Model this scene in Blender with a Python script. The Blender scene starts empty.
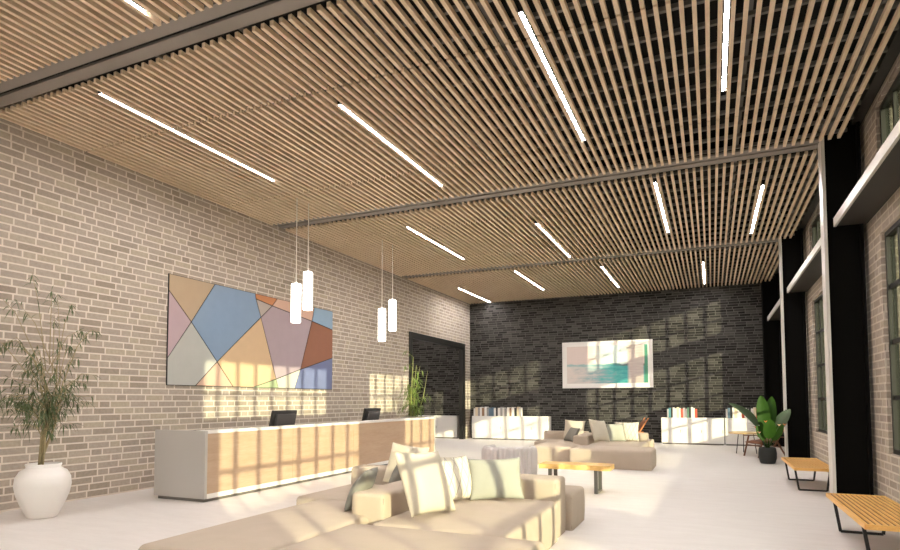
import bpy, bmesh, math, random
from mathutils import Vector, Matrix, Euler
from math import sin, cos, pi, radians as RAD, sqrt
random.seed(11)
SC = bpy.context.scene
COL = SC.collection

# ------------------------------------------------------------------ camera
cam_d = bpy.data.cameras.new('camera'); cam = bpy.data.objects.new('camera', cam_d); COL.objects.link(cam)
yaw, pitch, roll, fpx, shp = .415258, .0510606, -.00262448, 592.72, 95.43
_f = Vector((-sin(yaw)*cos(pitch), cos(yaw)*cos(pitch), sin(pitch)))
_r = Vector((cos(yaw), sin(yaw), 0)); _u = _r.cross(_f)
_r2 = _r*cos(roll)+_u*sin(roll); _u2 = _u*cos(roll)-_r*sin(roll)
_m = Matrix((_r2, _u2, -_f)).transposed().to_4x4(); _m.translation = (0, 0, 1.5)
cam.matrix_world = _m
cam_d.sensor_width = 36; cam_d.lens = fpx/900*36; cam_d.shift_y = shp/900; cam_d.clip_end = 300
SC.camera = cam

# ------------------------------------------------------------------ world, sun, exposure
W = bpy.data.worlds.new('world'); SC.world = W; W.use_nodes = True
_bg = W.node_tree.nodes['Background']
_bg.inputs[0].default_value = (1.0, .955, .95, 1); _bg.inputs[1].default_value = 4.0
sun_d = bpy.data.lights.new('sun', 'SUN'); sun = bpy.data.objects.new('sun', sun_d); COL.objects.link(sun)
sun_d.energy = 11.5; sun_d.color = (1, .87, .67); sun_d.angle = RAD(.45)
sun.rotation_euler = Vector((-1, .795, -.285)).to_track_quat('-Z', 'Y').to_euler(); sun.location = (12, -8, 6)
LINE_E = 185.0          # linear ceiling lamps
PEND_E = 5.0           # pendant lamps
SC.view_settings.view_transform = 'Standard'; SC.view_settings.look = 'None'
SC.view_settings.exposure = -0.14; SC.view_settings.gamma = 1; SC.view_settings.use_curve_mapping = False
try:
    cy = SC.cycles
    cy.use_denoising = True; cy.max_bounces = 12; cy.diffuse_bounces = 8; cy.glossy_bounces = 4
    cy.transparent_max_bounces = 16; cy.sample_clamp_indirect = 10; cy.caustics_reflective = False; cy.caustics_refractive = False
except Exception: pass

# ------------------------------------------------------------------ materials
class N:
    """small node builder"""
    def __init__(s, name):
        s.m = bpy.data.materials.new(name); s.m.use_nodes = True; s.t = s.m.node_tree
        s.b = s.t.nodes['Principled BSDF']
    def n(s, typ, **k):
        o = s.t.nodes.new(typ)
        for a, v in k.items(): setattr(o, a, v)
        return o
    def l(s, a, b): s.t.links.new(a, b)
    def put(s, sock, v):
        if hasattr(v, 'is_output') or hasattr(v, 'links'): s.l(v, sock)
        else: sock.default_value = v
    def ma(s, op, a, b=0.0, c=0.0):
        o = s.n('ShaderNodeMath', operation=op); s.put(o.inputs[0], a); s.put(o.inputs[1], b); s.put(o.inputs[2], c)
        return o.outputs[0]
    def mix(s, f, a, b, bt='MIX'):
        o = s.n('ShaderNodeMix', data_type='RGBA', blend_type=bt)
        s.put(o.inputs[0], f); s.put(o.inputs[6], a); s.put(o.inputs[7], b); return o.outputs[2]
    def ramp(s, f, stops):
        o = s.n('ShaderNodeValToRGB'); e = o.color_ramp.elements
        while len(e) < len(stops): e.new(.5)
        for x, (p, c) in zip(e, stops): x.position = p; x.color = c if len(c) == 4 else (*c, 1)
        s.put(o.inputs[0], f); return o.outputs[0]
    def noise(s, vec, scale, detail=3, rough=.5):
        o = s.n('ShaderNodeTexNoise'); s.l(vec, o.inputs['Vector']); o.inputs['Scale'].default_value = scale
        o.inputs['Detail'].default_value = detail; o.inputs['Roughness'].default_value = rough; return o.outputs[0]
    def obj(s): return s.n('ShaderNodeTexCoord').outputs['Object']
    def mapv(s, vec, sc=(1, 1, 1), lo=(0, 0, 0)):
        o = s.n('ShaderNodeMapping'); s.l(vec, o.inputs[0]); o.inputs['Scale'].default_value = sc; o.inputs['Location'].default_value = lo
        return o.outputs[0]
    def bump(s, h, st=.3, d=.01):
        o = s.n('ShaderNodeBump'); s.l(h, o.inputs['Height']); o.inputs['Strength'].default_value = st; o.inputs['Distance'].default_value = d
        s.l(o.outputs[0], s.b.inputs['Normal'])
    def base(s, c): s.put(s.b.inputs['Base Color'], c if hasattr(c, 'links') else (*c, 1))
    def rough(s, v): s.put(s.b.inputs['Roughness'], v)

def plain(name, c, r=.6, metal=0, spec=.5, var=0.0, scale=6):
    k = N(name)
    if var:
        k.base(k.mix(k.noise(k.obj(), scale, 4), (*[x*(1-var) for x in c], 1), (*[min(1, x*(1+var)) for x in c], 1)))
    else: k.base(c)
    k.rough(r); k.b.inputs['Metallic'].default_value = metal; k.b.inputs['Specular IOR Level'].default_value = spec
    return k.m

def brick(name, H, L, h, mort, cols, mc, ucomp, bump=.6, patch=None):
    k = N(name); geo = k.n('ShaderNodeNewGeometry'); sep = k.n('ShaderNodeSeparateXYZ'); k.l(geo.outputs['Position'], sep.inputs[0])
    X, Y, Z = sep.outputs
    u = k.ma('ADD', X, Y) if ucomp == 'xy' else (Y if ucomp == 'y' else X)
    P = 2*L+h
    v = k.ma('DIVIDE', Z, H); row = k.ma('FLOOR', v); fv = k.ma('MULTIPLY', k.ma('FRACT', v), H)
    wn = k.n('ShaderNodeTexWhiteNoise', noise_dimensions='1D'); k.put(wn.inputs['W'], row)
    t = k.ma('DIVIDE', k.ma('ADD', u, k.ma('MULTIPLY', wn.outputs['Value'], P)), P)
    cell = k.ma('FLOOR', t); f = k.ma('MULTIPLY', k.ma('FRACT', t), P)
    i1 = k.ma('GREATER_THAN', f, L); i2 = k.ma('GREATER_THAN', f, 2*L)
    idx = k.ma('ADD', i1, i2); loc = k.ma('SUBTRACT', f, k.ma('MULTIPLY', idx, L))
    body = k.ma('MULTIPLY', k.ma('GREATER_THAN', loc, mort), k.ma('GREATER_THAN', fv, mort))
    cmb = k.n('ShaderNodeCombineXYZ'); k.put(cmb.inputs[0], row); k.put(cmb.inputs[1], k.ma('ADD', k.ma('MULTIPLY', cell, 3), idx))
    wid = k.n('ShaderNodeTexWhiteNoise', noise_dimensions='3D'); k.l(cmb.outputs[0], wid.inputs[0])
    c = k.ramp(wid.outputs['Value'], cols)
    g = k.noise(geo.outputs['Position'], 22, 4, .6)
    c = k.mix(.25, c, k.ramp(g, [(.3, (.35, .35, .35)), (.7, (.75, .75, .75))]), 'OVERLAY')
    mcn = k.mix(k.noise(geo.outputs['Position'], 9, 3), (*[x*.85 for x in mc], 1), (*[min(1, x*1.1) for x in mc], 1))
    fin = k.mix(body, mcn, c)
    if patch:
        fin = k.mix(k.ma('MULTIPLY', k.ramp(k.noise(geo.outputs['Position'], .55, 3), [(.42, (0, 0, 0)), (.62, (1, 1, 1))]), patch[1]), fin, (*patch[0], 1))
    k.base(fin); k.rough(.85); k.b.inputs['Specular IOR Level'].default_value = .25
    k.bump(k.ma('ADD', k.ma('MULTIPLY', body, .8), k.ma('MULTIPLY', g, .2)), bump, .008)
    return k.m

def wood(name, a, b, axis=0, scale=3, r=.45, stretch=14):
    k = N(name); sc = [stretch]*3; sc[axis] = 1
    v = k.mapv(k.obj(), sc)
    n1 = k.noise(v, scale, 5, .6); n2 = k.noise(v, scale*4, 3)
    f = k.ma('ADD', k.ma('MULTIPLY', n1, .7), k.ma('MULTIPLY', n2, .3))
    k.base(k.ramp(f, [(.32, a), (.68, b)])); k.rough(r); k.bump(f, .08, .004); return k.m

def fabric(name, c, scale=220, bump=.25):
    k = N(name); o = k.obj(); n1 = k.noise(o, scale, 2); n2 = k.noise(o, 5, 3)
    k.base(k.mix(k.ma('ADD', k.ma('MULTIPLY', n1, .5), k.ma('MULTIPLY', n2, .5)), (*[x*.86 for x in c], 1), (*[min(1, x*1.1) for x in c], 1)))
    k.rough(.95); k.b.inputs['Specular IOR Level'].default_value = .15
    k.bump(k.ma('ADD', k.ma('MULTIPLY', n1, .3), n2), bump, .006); return k.m

def emit(name, c, e):
    k = N(name); k.base((.9, .9, .9)); k.b.inputs['Emission Color'].default_value = (*c, 1); k.b.inputs['Emission Strength'].default_value = e
    return k.m

M = {}
M['brick_l'] = brick('pale_brick', .107, .36, .19, .023, [(0, (.335, .28, .225)), (.2, (.385, .325, .275)), (.6, (.43, .365, .31)), (.92, (.45, .385, .30)), (1, (.31, .255, .21))], (.74, .66, .575), 'y')
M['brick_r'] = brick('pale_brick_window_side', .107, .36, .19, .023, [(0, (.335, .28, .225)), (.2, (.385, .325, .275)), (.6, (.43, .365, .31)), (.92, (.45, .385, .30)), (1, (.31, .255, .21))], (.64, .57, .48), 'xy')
M['brick_d'] = brick('charcoal_brick', .088, .35, .22, .016, [(0, (.012, .011, .010)), (.35, (.028, .026, .024)), (.75, (.05, .047, .043)), (1, (.075, .07, .065))], (.115, .108, .1), 'x', .8)
k = N('pale_floor'); o = k.obj(); v = k.mapv(o, (1, 4, 1))
nn = k.ma('ADD', k.ma('MULTIPLY', k.noise(v, 1.6, 6, .6), .6), k.ma('MULTIPLY', k.noise(k.mapv(o, (3, 16, 1)), 2.2, 4, .6), .4))
k.base(k.ramp(nn, [(.3, (.65, .60, .575)), (.55, (.72, .675, .65)), (.75, (.77, .73, .705))])); k.rough(k.ma('ADD', k.ma('MULTIPLY', nn, .3), .35)); k.bump(nn, .05, .004); k.b.inputs['Specular IOR Level'].default_value = .3
M['floor'] = k.m
M['slat'] = wood('oak_slat', (.78, .61, .44), (.92, .76, .57), 1, 2.5, .55, 10)
M['black'] = plain('black_paint_and_slit_shade', (.006, .0055, .005), .9)
M['carrier'] = plain('dark_grey_channel', (.17, .16, .15), .6)
M['steel'] = plain('grey_painted_steel', (.26, .235, .21), .42, .0, .5, .06)
M['steel_edge'] = plain('pale_grey_painted_flange', (.72, .69, .65), .38, .0, .5, .05)
M['web'] = plain('black_painted_web', (.004, .0035, .003), .8, 0, .08)
M['soffit'] = plain('dark_steel_soffit', (.035, .032, .029), .55)
M['frame_black'] = plain('black_frame', (.014, .013, .011), .5)
M['white_paint'] = plain('white_lacquer', (.80, .77, .74), .35)
M['white_end_shade'] = plain('white_desk_end_shaded', (.47, .445, .42), .4)  # desk white with the weak light on the end panels put into its colour
M['plinth'] = plain('grey_plinth', (.16, .145, .13), .6)
M['desk_wood'] = wood('light_oak_veneer', (.43, .295, .195), (.50, .355, .25), 1, 1.6, .42, 9)
M['gap'] = plain('shadow_gap', (.12, .11, .1), .8)
M['plastic'] = plain('black_plastic', (.028, .027, .027), .35)
M['screenback'] = plain('dark_grey_plastic', (.085, .08, .08), .4)
M['ceramic'] = plain('white_ceramic', (.85, .81, .78), .45, 0, .4)
M['soil'] = plain('soil', (.05, .035, .022), .95, var=.3, scale=30)
M['bark'] = plain('pale_bark', (.36, .29, .16), .8, var=.3, scale=30)
M['willow'] = plain('willow_leaf', (.10, .13, .05), .6, var=.45, scale=9)
M['bamboo'] = plain('bamboo_leaf', (.16, .24, .05), .55, var=.4, scale=9)
M['cane'] = plain('bamboo_cane', (.30, .32, .10), .5, var=.25, scale=20)
k = N('broad_leaf'); o = k.obj(); k.base(k.mix(k.noise(o, 7, 3), (.009, .036, .0015, 1), (.026, .075, .003, 1))); k.rough(.6); k.b.inputs['Specular IOR Level'].default_value = .2; M['broad'] = k.m
k = N('dull_leaf'); o = k.obj(); k.base(k.mix(k.noise(o, 7, 3), (.025, .048, .02, 1), (.05, .082, .036, 1))); k.rough(.45); M['dull'] = k.m
M['darkleaf'] = plain('dark_leaf', (.02, .03, .015), .5)
M['petal'] = plain('orange_petal', (.75, .24, .07), .5)
M['petal2'] = plain('pale_petal', (.85, .55, .35), .5)
M['pot_black'] = plain('matt_black_pot', (.009, .010, .009), .6)
M['glassjar'] = plain('smoked_vase', (.12, .105, .09), .12)
M['sofa'] = fabric('beige_sofa_weave', (.48, .40, .325))
M['grey_sofa'] = fabric('pale_grey_upholstery', (.60, .55, .54))
M['seam'] = fabric('sofa_seam', (.34, .28, .22))
M['seam_grey'] = fabric('grey_sofa_seam', (.25, .22, .21))
M['cream'] = fabric('cream_cushion', (.58, .52, .43), 160, .4)
M['sage'] = fabric('sage_grey_cushion', (.36, .36, .315), 160, .4)
M['slate'] = fabric('slate_grey_cushion', (.25, .24, .215), 160, .4)
k = N('patterned_cushion'); o = k.obj(); sp = k.n('ShaderNodeSeparateXYZ'); k.l(o, sp.inputs[0])
def lines(a, b, fq):
    return k.ma('LESS_THAN', k.ma('FRACT', k.ma('ADD', k.ma('MULTIPLY', sp.outputs[0], a*fq), k.ma('ADD', k.ma('MULTIPLY', sp.outputs[2], b*fq), 50))), .09)
ln = k.ma('MAXIMUM', lines(1, .25, 12), lines(.9, -.5, 9))
k.base(k.mix(ln, (.68, .62, .52, 1), (.36, .32, .28, 1))); k.rough(.95); k.bump(k.noise(o, 6, 3), .4, .006); M['pattern'] = k.m
M['pine'] = wood('golden_pine', (.66, .38, .12), (.82, .54, .2), 0, 2.2, .4, 10)
M['bench_wood'] = wood('honey_oak', (.76, .41, .11), (.90, .54, .18), 1, 3, .42, 12)
M['bench_gap_shade'] = wood('slat_gap_shade', (.16, .065, .02), (.22, .09, .03), 1, 3, .6, 12)
M['bench_steel'] = plain('dark_bench_steel', (.03, .028, .028), .45, .3)
M['leg_grey'] = plain('gunmetal', (.13, .125, .115), .45, .3)
M['walnut'] = wood('walnut', (.12, .045, .02), (.2, .08, .035), 2, 6, .45, 6)
M['orange_wood'] = wood('orange_stained_wood', (.5, .16, .04), (.62, .24, .07), 2, 6, .45, 6)
M['leather'] = plain('brown_leather', (.20, .075, .035), .45, var=.2, scale=12)
M['table_top'] = wood('pale_oak_top', (.62, .42, .2), (.74, .55, .3), 0, 3, .4, 8)
M['lamp'] = emit('lamp_diffuser', (1, .955, .93), LINE_E)
M['pend'] = emit('pendant_glass', (1, .95, .88), PEND_E)
M['cable'] = plain('pale_cable', (.88, .83, .76), .5)
M['housing'] = plain('black_housing', (.02, .02, .02), .5)
M['leaf_out'] = plain('outdoor_foliage', (.045, .05, .034), .9, var=.4, scale=1.5)
M['trunk_out'] = plain('outdoor_trunk', (.10, .075, .05), .9)
M['ground_out'] = plain('outdoor_ground', (.16, .15, .11), .95, var=.2, scale=1)
k = N('window_glass'); t = k.n('ShaderNodeBsdfTransparent'); t.inputs[0].default_value = (.82, .86, .78, 1)
g = k.n('ShaderNodeBsdfGlossy'); g.inputs['Roughness'].default_value = .02; g.inputs[0].default_value = (.9, .92, .88, 1)
lw = k.n('ShaderNodeFresnel'); lw.inputs[0].default_value = 1.4
mx = k.n('ShaderNodeMixShader'); k.l(k.ma('MULTIPLY', lw.outputs[0], .75), mx.inputs[0]); k.l(t.outputs[0], mx.inputs[1]); k.l(g.outputs[0], mx.inputs[2])
k.l(mx.outputs[0], k.t.nodes['Material Output'].inputs[0]); M['glass'] = k.m

# ------------------------------------------------------------------ mesh helpers
class MB:
    def __init__(s): s.b = bmesh.new(); s.mi = 0
    def _mark(s, faces):
        for f in faces: f.material_index = s.mi
    def box(s, x0, x1, y0, y1, z0, z1):
        v = [s.b.verts.new((x, y, z)) for x in (x0, x1) for y in (y0, y1) for z in (z0, z1)]
        s._mark([s.b.faces.new([v[i] for i in q]) for q in ((0, 1, 3, 2), (4, 6, 7, 5), (0, 4, 5, 1), (2, 3, 7, 6), (0, 2, 6, 4), (1, 5, 7, 3))]); return s
    def rbox(s, x0, x1, y0, y1, z0, z1, r=.02, seg=3):
        t = bmesh.new(); bmesh.ops.create_cube(t, size=1)
        for v in t.verts: v.co = Vector(((x0+x1)/2+v.co.x*(x1-x0), (y0+y1)/2+v.co.y*(y1-y0), (z0+z1)/2+v.co.z*(z1-z0)))
        bmesh.ops.bevel(t, geom=list(t.edges)+list(t.verts), offset=r, segments=seg, profile=.5, affect='EDGES', clamp_overlap=True)
        s.add(t); return s
    def add(s, t, mat=None):
        if mat is not None: bmesh.ops.transform(t, matrix=mat, verts=t.verts)
        mp = {v: s.b.verts.new(v.co) for v in t.verts}
        for f in t.faces:
            nf = s.b.faces.new([mp[v] for v in f.verts]); nf.material_index = s.mi; nf.smooth = f.smooth
        t.free(); return s
    def tube(s, pts, r, seg=8, cap=True):
        pts = [Vector(p) for p in pts]; rings = []
        rs = r if isinstance(r, (list, tuple)) else [r]*len(pts)
        prev = None
        for i, p in enumerate(pts):
            d = (pts[min(i+1, len(pts)-1)]-pts[max(i-1, 0)]).normalized()
            a = prev-d*prev.dot(d) if prev is not None else (Vector((0, 0, 1)) if abs(d.z) < .9 else Vector((1, 0, 0))).cross(d)
            if a.length < 1e-6: a = d.orthogonal()
            a.normalize(); prev = a; b = d.cross(a)
            rings.append([s.b.verts.new(p+(a*cos(2*pi*j/seg)+b*sin(2*pi*j/seg))*rs[i]) for j in range(seg)])
        fs = []
        for A, B in zip(rings, rings[1:]):
            for j in range(seg):
                f = s.b.faces.new([A[j], A[(j+1) % seg], B[(j+1) % seg], B[j]]); f.smooth = True; fs.append(f)
        if cap: fs += [s.b.faces.new(rings[0][::-1]), s.b.faces.new(rings[-1])]
        s._mark(fs); return s
    def bar(s, p, q, w, d, up=(0, 0, 1)):
        p, q = Vector(p), Vector(q); z = (q-p).normalized(); x = Vector(up).cross(z)
        if x.length < 1e-5: x = Vector((1, 0, 0))
        x.normalize(); y = z.cross(x)
        V = [[s.b.verts.new(o+x*(a*w/2)+y*(b*d/2)) for a, b in ((-1, -1), (1, -1), (1, 1), (-1, 1))] for o in (p, q)]
        fs = [s.b.faces.new(V[0][::-1]), s.b.faces.new(V[1])]
        for j in range(4): fs.append(s.b.faces.new([V[0][j], V[0][(j+1) % 4], V[1][(j+1) % 4], V[1][j]]))
        s._mark(fs); return s
    def lathe(s, prof, c=(0, 0, 0), seg=32):
        c = Vector(c); rings = [[s.b.verts.new(c+Vector((r*cos(2*pi*j/seg), r*sin(2*pi*j/seg), z))) for j in range(seg)] for r, z in prof]
        fs = []
        for A, B in zip(rings, rings[1:]):
            for j in range(seg):
                f = s.b.faces.new([A[j], A[(j+1) % seg], B[(j+1) % seg], B[j]]); f.smooth = True; fs.append(f)
        fs += [s.b.faces.new(rings[0][::-1]), s.b.faces.new(rings[-1])]; s._mark(fs); return s
    def poly(s, pts, ext=None):
        v = [s.b.verts.new(p) for p in pts]; f = s.b.faces.new(v); s._mark([f])
        if ext is not None:
            e = Vector(ext); w = [s.b.verts.new(Vector(p)+e) for p in pts]
            fs = [s.b.faces.new(w[::-1])]
            for j in range(len(v)): fs.append(s.b.faces.new([v[j], w[j], w[(j+1) % len(v)], v[(j+1) % len(v)]]))
            s._mark(fs)
        return s
    def leaf(s, p, d, L, w, droop=.15, side=None, thick=True):
        """slim pointed leaf with a folded midrib"""
        p = Vector(p); d = Vector(d).normalized(); sd = side or d.cross(Vector((0, 0, 1)))
        if sd.length < 1e-4: sd = Vector((1, 0, 0))
        sd = sd.normalized(); up = sd.cross(d); rows = []
        for t, ww in ((0, .12), (.3, .9), (.6, .8), (1, .02)):
            c = p+d*(L*t)-Vector((0, 0, droop*L*t*t))
            rows.append([s.b.verts.new(c-sd*(w/2*ww)+up*(w*.15*ww)), s.b.verts.new(c), s.b.verts.new(c+sd*(w/2*ww)+up*(w*.15*ww))])
        fs = []
        for A, B in zip(rows, rows[1:]):
            for j in (0, 1): f = s.b.faces.new([A[j], A[j+1], B[j+1], B[j]]); f.smooth = True; fs.append(f)
        s._mark(fs); return s
    def build(s, name, mats, parent=None, smooth=False):
        bmesh.ops.recalc_face_normals(s.b, faces=s.b.faces)
        me = bpy.data.meshes.new(name)
        if smooth:
            for f in s.b.faces: f.smooth = True
        s.b.to_mesh(me); s.b.free()
        for m in (mats if isinstance(mats, (list, tuple)) else [mats]): me.materials.append(m)
        ob = bpy.data.objects.new(name, me); COL.objects.link(ob)
        if parent: ob.parent = parent
        return ob

def tag(o, label=None, cat=None, group=None, kind=None):
    for a, v in (('label', label), ('category', cat), ('group', group), ('kind', kind)):
        if v: o[a] = v
    return o
def thing(name, loc=(0, 0, 0), rz=0, label=None, cat=None, group=None):
    o = bpy.data.objects.new(name, None); COL.objects.link(o); o.location = loc; o.rotation_euler = (0, 0, rz); o.empty_display_size = .1
    return tag(o, label, cat, group)
def copy_tree(o, parent=None):
    c = o.copy(); COL.objects.link(c); c.parent = parent
    for ch in list(o.children): copy_tree(ch, c)
    return c
def dup(o, loc, rz=None, label=None, group=None):
    c = copy_tree(o); c.location = loc
    if rz is not None: c.rotation_euler = (0, 0, rz)
    if label: c['label'] = label
    if group: c['group'] = group
    return c
def struct(name, mb, mat, parent=None, kind='structure'):
    o = mb.build(name, mat, parent)
    if parent is None: o['kind'] = kind
    return o

# ================================================================== SETTING
XL, XR, YB, YF = -8.9, 2.15, 22.2, -7.65
ZS = 5.40                                   # underside of the slats
COLY = [-7.65, -1.6, 4.41, 10.45, 16.44, 22.1]
XF = -13.2                                  # far side of the room behind the opening
struct('floor', MB().box(XF-.2, XR+.35, YF-.3, YB+.3, -.2, 0), M['floor'])
ceil = struct('ceiling', MB().box(XF-.2, XR+.35, YF-.3, YB+.3, 6.2, 6.4), M['black'])
m = MB(); m.box(XL-.12, XL, YF, 16.9, 0, 6.2).box(XL-.12, XL, 21.62, YB, 0, 6.2).box(XL-.12, XL, 16.9, 21.62, 3.74, 6.2)
struct('wall_left', m, M['brick_l'])
struct('wall_back', MB().box(XF-.2, XR+.35, YB, YB+.3, 0, 6.2), M['brick_d'])
m = MB(); m.box(XF-.2, XF, 13.0, YB, 0, 6.2).box(XF, XL-.12, 12.8, 13.0, 0, 6.2)
struct('wall_side_room', m, M['brick_l'])
# unseen front wall behind the viewer: brick head, glazing added for fill daylight
m = MB(); m.box(XL-.22, XR+.35, YF-.3, YF, 3.9, 6.2).box(XL-.22, XL+.6, YF-.3, YF, 0, 3.9).box(XR-.6, XR+.35, YF-.3, YF, 0, 3.9)
struct('wall_front', m, M['brick_r'])
# window wall
WX0, WX1 = XR, XR+.35
win = [(b+1.05, b+5.25) for b in COLY[1:4]]+[(16.85, 20.78)]
m = MB(); yprev = YF
for a, b in win:
    m.box(WX0, WX1, yprev, a, 0, 6.2); yprev = b
    m.box(WX0, WX1, a, b, 0, .78).box(WX0, WX1, a, b, 3.76, 4.10).box(WX0, WX1, a, b, 5.52, 6.2)
m.box(WX0, WX1, yprev, YB, 0, 6.2)
struct('wall_right', m, M['brick_r'])

def window(n, y0, y1, z0, z1, nc, nr, x=XR+.1):
    fr = MB(); t = .06; d0, d1 = x-.03, x+.03
    fr.box(d0-.02, d1+.02, y0, y0+t, z0, z1).box(d0-.02, d1+.02, y1-t, y1, z0, z1).box(d0-.02, d1+.02, y0+t, y1-t, z0, z0+t).box(d0-.02, d1+.02, y0+t, y1-t, z1-t, z1)
    w = fr.build('window_%d' % n, M['frame_black']); w['kind'] = 'structure'
    g = MB()
    for i in range(1, nc): yy = y0+(y1-y0)*i/nc; g.box(x-.025, x+.025, yy-.034, yy+.034, z0+t, z1-t)
    for j in range(1, nr): zz = z0+(z1-z0)*j/nr; g.box(x-.024, x+.024, y0+t, y1-t, zz-.03, zz+.03)
    g.build('glazing_bars', M['frame_black'], w)
    MB().box(x-.003, x+.003, y0+t, y1-t, z0+t, z1-t).build('glass_pane', M['glass'], w)
wn = 1
for a, b in win:
    window(wn, a, b, .78, 3.76, 8, 4); window(wn+1, a, b, 4.10, 5.52, 8, 2); wn += 2
# added glazing in the unseen front wall, lets in soft daylight
fr = MB(); x0, x1, y = XL+.6, XR-.6, YF-.15
fr.box(x0, x0+.08, y-.05, y+.05, 0, 3.9).box(x1-.08, x1, y-.05, y+.05, 0, 3.9).box(x0, x1, y-.05, y+.05, 0, .12).box(x0, x1, y-.05, y+.05, 3.8, 3.9)
w = struct('window_%d' % wn, fr, M['frame_black']); g = MB()
for i in range(1, 8): xx = x0+(x1-x0)*i/8; g.box(xx-.03, xx+.03, y-.04, y+.04, .12, 3.8)
g.box(x0, x1, y-.04, y+.04, 2.6, 2.66).build('glazing_bars', M['frame_black'], w)
MB().box(x0+.08, x1-.08, y-.004, y+.004, .12, 3.8).build('glass_pane', M['glass'], w)

# black framed opening in the left wall
m = MB(); a0, a1 = XL-.14, XL+.03
m.box(a0, a1, 16.9, 17.12, 0, 3.74).box(a0, a1, 21.36, 21.62, 0, 3.74).box(a0, a1, 17.12, 21.36, 3.54, 3.74)
struct('door_1', m, M['frame_black'])

# steel columns, beams and ledges
for Y in COLY:
    m = MB(); y0, y1 = Y-.14, Y+.14
    if Y > 22: y0, y1 = Y-.3, Y+.1
    col = struct('steel_column', MB().box(1.645, 2.06, (y0+y1)/2-.05, (y0+y1)/2+.05, 0, 6.2).box(2.06, 2.10, y0, y1, 0, 6.2), M['web'])
    MB().box(1.60, 1.645, y0, y1, 0, 6.2).build('flange', M['steel_edge'] if Y < 22 else M['web'], col)
for i, Y in enumerate(COLY[:5]):
    Y1 = COLY[i+1]
    led = struct('steel_ledge', MB().box(1.755, 2.145, Y+.17, Y1-.17 if Y1 < 22 else Y1-.3, 4.075, 4.195), M['soffit'])
    MB().box(1.72, 1.755, Y+.17, Y1-.17 if Y1 < 22 else Y1-.3, 4.07, 4.20).build('edge_flange', M['steel_edge'], led)
struct('edge_beam', MB().box(2.0, 2.14, YF, YB, 5.62, 6.0), M['soffit'])
for Y in COLY[1:5]:
    Y += .07; m = MB(); zb = ZS+.05
    for s0, s1 in ((Y-.2, Y-.03), (Y+.03, Y+.2)): m.box(XL, 1.62, s0, s1, zb, zb+.03)
    bm_ = struct('steel_beam', m, M['steel'])
    MB().box(XL, 1.62, Y-.06, Y+.06, zb+.031, 6.0).build('beam_web', M['black'], bm_)  # web coloured black so the slit between the plates looks deeply shaded

# slatted ceiling: panels between the beams, broken at the seams
PITCH, SWD, SH = .1185, .043, .056
LP = []   # filled below: (x, y0, y1)
LP += [(-6.975, 4.90, 8.16), (-4.39, 6.37, 9.61), (-1.645, 5.55, 8.78), (.24, 4.8, 8.06)]
LP += [(-6.175, 11.63, 14.93), (-3.47, 12.55, 15.95), (-.83, 11.04, 14.47), (.945, 11.98, 15.38)]
LP += [(-7.955, 18.80, 22.0), (-5.365, 16.97, 20.3), (-2.88, 17.45, 20.9), (-.16, 18.07, 21.45)]
LP += [(-5.075, .70, 4.02), (-2.3, -.6, 2.7), (.1, -.2, 3.1), (-7.6, -1.1, 2.2)]
LP += [(-6.6, -6.6, -3.3), (-4.0, -5.4, -2.1), (-1.3, -6.2, -2.9), (.6, -5.4, -2.1)]  # unseen bay behind the viewer, same pattern, put in for more fill light
def snap(x): return XL+.062+PITCH*(round((x-XL-.062)/PITCH-.5)+.5)      # lamps sit between two slats
LP = [(snap(x), a, b) for x, a, b in LP]
bays = [(YF, -1.8, (-4.6,)), (-1.3, 4.27, (.1, 3.0)), (4.70, 10.31, (6.02, 8.9)), (10.74, 16.30, (12.0, 14.9)), (16.73, YB-.02, (18.0, 20.9))]
ns = int((1.90-(XL+.062))/PITCH)
for b0, b1, seams in bays:
    cuts = [b0, *seams, b1]
    for c0, c1 in zip(cuts, cuts[1:]):
        m = MB()
        for i in range(ns+1):
            x = XL+.062+i*PITCH
            if x > 1.55 and c1 < 22.1 and abs(c1-b1) < .01: e1 = c1-.03
            else: e1 = c1-.016
            m.box(x-SWD/2, x+SWD/2, c0+.016, e1, ZS, ZS+SH)
        m.build('slat_panel', M['slat'], ceil)
    m = MB(); yy = b0+.22
    while yy < b1: m.box(XL, 1.92, yy-.022, yy+.022, ZS+SH, ZS+SH+.05); yy += .44
    for x in [XL+.6+1.25*i for i in range(9)]: m.box(x-.03, x+.03, b0, b1, ZS+SH+.05, ZS+SH+.12)
    m.build('carrier_grid', M['carrier'], ceil)

# ------------------------------------------------------------------ lamps
LL = ['long ceiling light strip left of the pendants, nearest to the pale brick wall', 'ceiling light strip in the middle of the nearest full bay, second from the left wall',
      'long ceiling light strip pointing down at the framed seascape, third from left in nearest bay', 'ceiling light strip cut by the top picture edge, nearest the window wall',
      'ceiling light strip above the pair of pendants farther along the desk', 'short-looking ceiling light strip second from left in the middle bay', 
      'ceiling light strip third from left in the middle bay, right of centre', 'ceiling light strip in the middle bay closest to the steel columns',
      'farthest left ceiling light strip by the corner of pale and charcoal brick', 'ceiling light strip second from left before the charcoal brick wall',
      'ceiling light strip ending above the framed seascape by the charcoal wall', 'ceiling light strip rightmost before the charcoal brick wall',
      'ceiling light strip only tipping in at the top left, beyond the nearest beam', 'ceiling light strip overhead behind the nearest beam, second from left', 
      'ceiling light strip overhead behind the nearest beam, by the windows', 'ceiling light strip overhead behind the nearest beam, by the pale brick wall',
      'unseen ceiling light strip behind the viewer, beside the pale brick wall', 'unseen ceiling light strip behind the viewer, second from the pale brick wall', 'unseen ceiling light strip behind the viewer, third from the pale brick wall', 'unseen ceiling light strip behind the viewer, beside the windows']
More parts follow.
